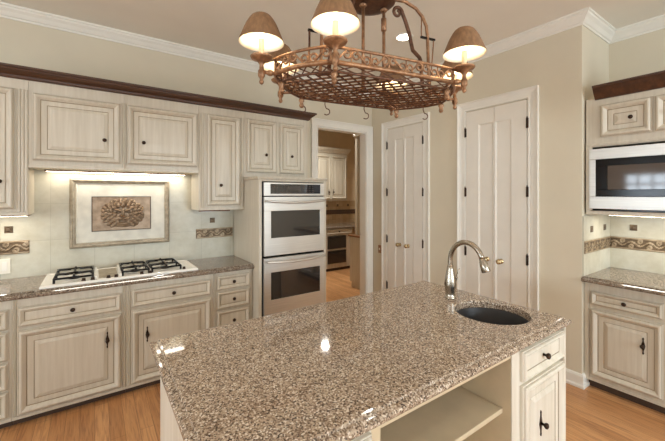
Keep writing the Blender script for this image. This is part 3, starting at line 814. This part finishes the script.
P94 = hexpath(.94)
for k in range(36):
    for q in (k-1, k+1):
        a, b = P6[k], P94[q % 36]; m.tube([(a[0], a[1], 2.11), (b[0], b[1], 2.084)], .003, 5)
m.build('lattice', 'irondark', CH)
for (x, y) in HX:
    MB().lathe([(.006, 2.085), (.013, 2.078), (.016, 2.068), (.009, 2.058), (.011, 2.05), (.013, 2.043), (.009, 2.034), (.001, 2.03)], (x*.94, y*.94, 0), 14).build('finial', 'iron', CH)
shade0 = None
for k, ((x, y), (hx, hy)) in enumerate(zip(LP, HX)):
    m = MB()
    m.tube([(hx, hy, 2.115), ((hx+x)/2, (hy+y)/2, 2.113), (x, y, 2.115)], [.009, .0075, .009], 8)
    d = Vector((x-hx, y-hy)).normalized(); 
    m.lathe([(.006, -.012), (.014, -.008), (.016, 0), (.014, .008), (.006, .012)], (hx+d.x*.022, hy+d.y*.022, 2.114), 12)
    m.lathe([(.001, 2.058), (.008, 2.062), (.011, 2.071), (.007, 2.08), (.010, 2.088), (.015, 2.095), (.015, 2.118), (.010, 2.125), (.009, 2.145), (.016, 2.155), (.022, 2.162), (.044, 2.170), (.049, 2.178), (.047, 2.181), (.03, 2.177), (.001, 2.176)], (x, y, 0), 24)
    lamp = m.build('lamp_arm', 'iron', CH)
    MB().lathe([(.012, 2.177), (.012, 2.255), (.009, 2.257), (.001, 2.257)], (x, y, 0), 14).build('candle_sleeve', 'candle', lamp)
    MB().lathe([(.006, 2.258), (.011, 2.27), (.0125, 2.282), (.008, 2.30), (.001, 2.312)], (x, y, 0), 14).build('bulb', 'bulb', lamp)
    so = [(.098, 2.242), (.092, 2.258), (.080, 2.288), (.067, 2.318), (.054, 2.340), (.044, 2.353), (.036, 2.359)]
    MB().lathe(so, (x, y, 0), 32, cap=False).lathe([(.036, 2.359), (.001, 2.3625)], (x, y, 0), 32, cap=False).build('lamp_shade', 'shade', lamp)
    si = [(.0978, 2.2405), (.096, 2.2405), (.090, 2.258), (.078, 2.288), (.065, 2.318), (.052, 2.340), (.042, 2.352), (.001, 2.357)]
    MB().lathe(si, (x, y, 0), 32, cap=False).build('shade_lining', 'lining', lamp)
    pl = bpy.data.lights.new('bulb_light', 'POINT'); pl.energy = 1.0; pl.color = (1, .82, .6); pl.shadow_soft_size = .012
    po = bpy.data.objects.new('bulb_light', pl); COL.objects.link(po); po.parent = lamp; po.location = (x, y, 2.325)
# hub, stems and curved straps
MB().lathe([(.001, 2.528), (.08, 2.528), (.112, 2.533), (.122, 2.541), (.122, 2.552), (.10, 2.56), (.05, 2.568), (.02, 2.578), (.012, 2.60), (.001, 2.60)], (0, 0, 0), 40).build('hub', 'irondark', CH)
for x in (-.045, .075):
    m = MB().tube([(x, 0, 2.09), (x, 0, 2.528)], .0085, 10).lathe([(.016, 2.523), (.02, 2.518), (.012, 2.508)], (x, 0, 0), 14).lathe([(.0085, 2.09), (.016, 2.10), (.0085, 2.112)], (x, 0, 0), 12)
    if x > 0: m.lathe([(.009, 2.41), (.014, 2.415), (.014, 2.475), (.009, 2.48)], (x, 0, 0), 12)
    m.build('stem', 'iron', CH)
for sg in (-1, 1):
    A = [(.03, 2.56), (.08, 2.575), (.134, 2.588), (.205, 2.593), (.274, 2.572), (.32, 2.535), (.345, 2.49), (.353, 2.426), (.358, 2.30), (.362, 2.172), (.37, 2.13)]
    if sg < 0: A = [(.03, 2.56), (.08, 2.575), (.13, 2.58), (.18, 2.565), (.225, 2.52), (.252, 2.44), (.266, 2.34), (.272, 2.172), (.28, 2.13)]
    MB().tube([(sg*a, 0, b) for a, b in A], .0085, 8).build('curved_strap', 'iron', CH)
    Bk = [(.20, 2.60)]
    if sg < 0: reach = .72
    else: reach = 1.
    sc = spiral((.158, 2.525), .032, -PI*.1, 1.3, 1, 22)
    B = [(.318, 2.172), (.305, 2.30), (.300, 2.312), (.255, 2.345), (.25, 2.36), (.232, 2.43), (.208, 2.49)]+sc[1:]
    MB().tube([(sg*a*reach, .0, b) for a, b in B], [.010]*7+[.010-.0002*k for k in range(len(sc)-1)], 8).build('scrolled_strap', 'irondark', CH)
    if sg < 0:
        MB().box(-.335, -.262, -.006, .006, 2.335, 2.345).build('crossbar', 'black', CH, .001)
        MB().tube([(-.328, 0, 2.336), (-.33, 0, 2.172)], .0055, 6).build('bracket', 'irondark', CH)
        continue
    MB().box(sg*.353-.045, sg*.353+.05, -.006, .006, 2.421, 2.431).build('crossbar', 'black', CH, .001)
    MB().tube([(sg*.312, 0, 2.53), (sg*.312, 0, 2.425)], .0035, 6).tube([(sg*.395, 0, 2.425), (sg*.372, 0, 2.172)], .0035, 6).build('bracket', 'iron', CH)
# chain to the ceiling
m = MB()
for k in range(9):
    z = 2.60+.047*k; ax = k % 2
    ring = [((.012*math.cos(t_*PI/6) if ax else 0), (0 if ax else .012*math.cos(t_*PI/6)), z+.022+.027*math.sin(t_*PI/6)) for t_ in range(13)]
    m.tube(ring, .0035, 5)
m.build('chain', 'iron', CH)
MB().lathe([(.012, 3.0), (.05, 3.01), (.065, 3.035), (.065, 3.0495)], (0, 0, 0), 24).build('canopy', 'iron', CH)
# pot hooks hung on the far rail and the near corner
cr, sr = math.cos(math.radians(-11.4)), math.sin(math.radians(-11.4))
def hook(label, x, y):
    wx, wy = 1.136+cr*x-sr*y, 1.283+sr*x+cr*y
    pts = []
    for k in range(9): a = -PI*.15+PI*1.15*k/8; pts.append((.011*math.cos(a), 0, 0.0+.011*math.sin(a)))
    pts += [(-.011, 0, -.02), (-.004, 0, -.04)]
    for k in range(1, 10): a = PI*.5-PI*1.25*k/9; pts.append((-.002+.017*math.cos(a)*1.0, 0, -.057+.017*math.sin(a)))
    h = MB().tube(pts, .003, 6).build('pot_hook', 'irondark'); h.location = (wx, wy, 2.082); h.rotation_euler = (0, 0, math.radians(-35))
    return tag(h, label, 'hook', 'hooks on the pot rack')
hook('iron pot hook hanging from the rack rim, first from the oven side', -.289, .2115)
hook('iron pot hook hanging from the rack rim, second from the oven side', -.151, .2115)
hook('iron pot hook hanging from the rack rim, third from the oven side', .09, .2115)
hook('iron pot hook on the end of the rack toward the wide closet doors', .405, .085)

# ------------------------------------------------------------------ ceiling lights
def can(label, x, y):
    t = thing('ceiling_light', label, 'ceiling light', (x, y, ZC), 0, 'recessed ceiling lights')
    MB().lathe([(.085, -.0005), (.087, -.006), (.078, -.009), (.066, -.005), (.066, -.0005)], (0, 0, 0), 32, cap=False).build('trim_ring', 'trim', t)
    MB().lathe([(.065, -.003), (.04, -.006), (.001, -.007)], (0, 0, 0), 28).build('lens', 'lens', t)
    return t
can('round lit recessed light in the kitchen ceiling behind the chandelier straps', 2.371, 2.214)
can('round lit recessed light in the pantry ceiling, mirrored in the island granite', 3.45, 5.15)

# ------------------------------------------------------------------ light
def area(name, loc, rot, sx, sy, e, c=(1, 1, 1)):
    l = bpy.data.lights.new(name, 'AREA'); l.shape = 'RECTANGLE'; l.size, l.size_y = sx, sy; l.energy = e; l.color = c
    o = bpy.data.objects.new(name, l); COL.objects.link(o); o.location = loc; o.rotation_euler = rot
    return o
DAY = (.80, .95, 1.08); WARM = (.96, .95, .9)
for a, b, z0, z1 in WR: area('daylight', (XB-.13, (a+b)/2, (z0+z1)/2), (0, -PI/2, 0), z1-z0, b-a, 62, DAY)
for (a, b, z0, z1), e in zip(WF, (16, 34, 185)): area('daylight', ((a+b)/2, YF-.13, (z0+z1)/2), (PI/2, 0, 0), b-a, z1-z0, e, DAY)
def down(x, y, e, z=ZC-.012, c=WARM):
    l = bpy.data.lights.new('ceiling_spot', 'SPOT'); l.energy = e; l.color = c; l.spot_size = math.radians(150); l.spot_blend = .8; l.shadow_soft_size = .06
    o = bpy.data.objects.new('ceiling_spot', l); COL.objects.link(o); o.location = (x, y, z)
SPOT_POWER = 17
for x, y in ((2.371, 2.214), (.75, 2.214), (-.9, 2.214), (2.371, .4), (.75, -.5), (-.9, -.5), (2.371, -1.4), (-2.6, 1), (-2.6, -2)): down(x, y, SPOT_POWER)  # first sits at the lit kitchen fixture; the rest are added, unseen, without fixtures
down(3.45, 5.15, 230)
UC = (.95, .97, .95)
area('lamp_light', (.2, YU+.235, 1.758), (0, 0, 0), 1.0, .04, 1.5, UC)
area('lamp_light', (-.655, YU+.135, 1.408), (0, 0, 0), .45, .04, .8, UC)
area('lamp_light', (XF+.235, .57, 1.398), (0, 0, 0), .04, .8, 2.6, UC)

wd = bpy.data.worlds.new('World'); S.world = wd; wd.use_nodes = True
bg = wd.node_tree.nodes['Background']; bg.inputs['Color'].default_value = (.86, .93, 1., 1); bg.inputs['Strength'].default_value = 3.0

# ------------------------------------------------------------------ camera
cd = bpy.data.cameras.new('Camera'); co = bpy.data.objects.new('Camera', cd); COL.objects.link(co)
cd.sensor_fit = 'HORIZONTAL'; cd.sensor_width = 36.; cd.lens = 339./665*36
cd.shift_y = -(220.5-194.)/665
cd.clip_start = .05
co.location = (0, 0, 1.58)
co.rotation_euler = (PI/2, 0, math.radians(54.96-90))
S.camera = co
S.view_settings.view_transform = 'Standard'; S.view_settings.look = 'None'
S.view_settings.exposure = 0.0; S.view_settings.gamma = 1.0; S.view_settings.use_curve_mapping = False
S.cycles.max_bounces = 8; S.cycles.diffuse_bounces = 5; S.cycles.sample_clamp_indirect = 6.0
S.cycles.use_denoising = True
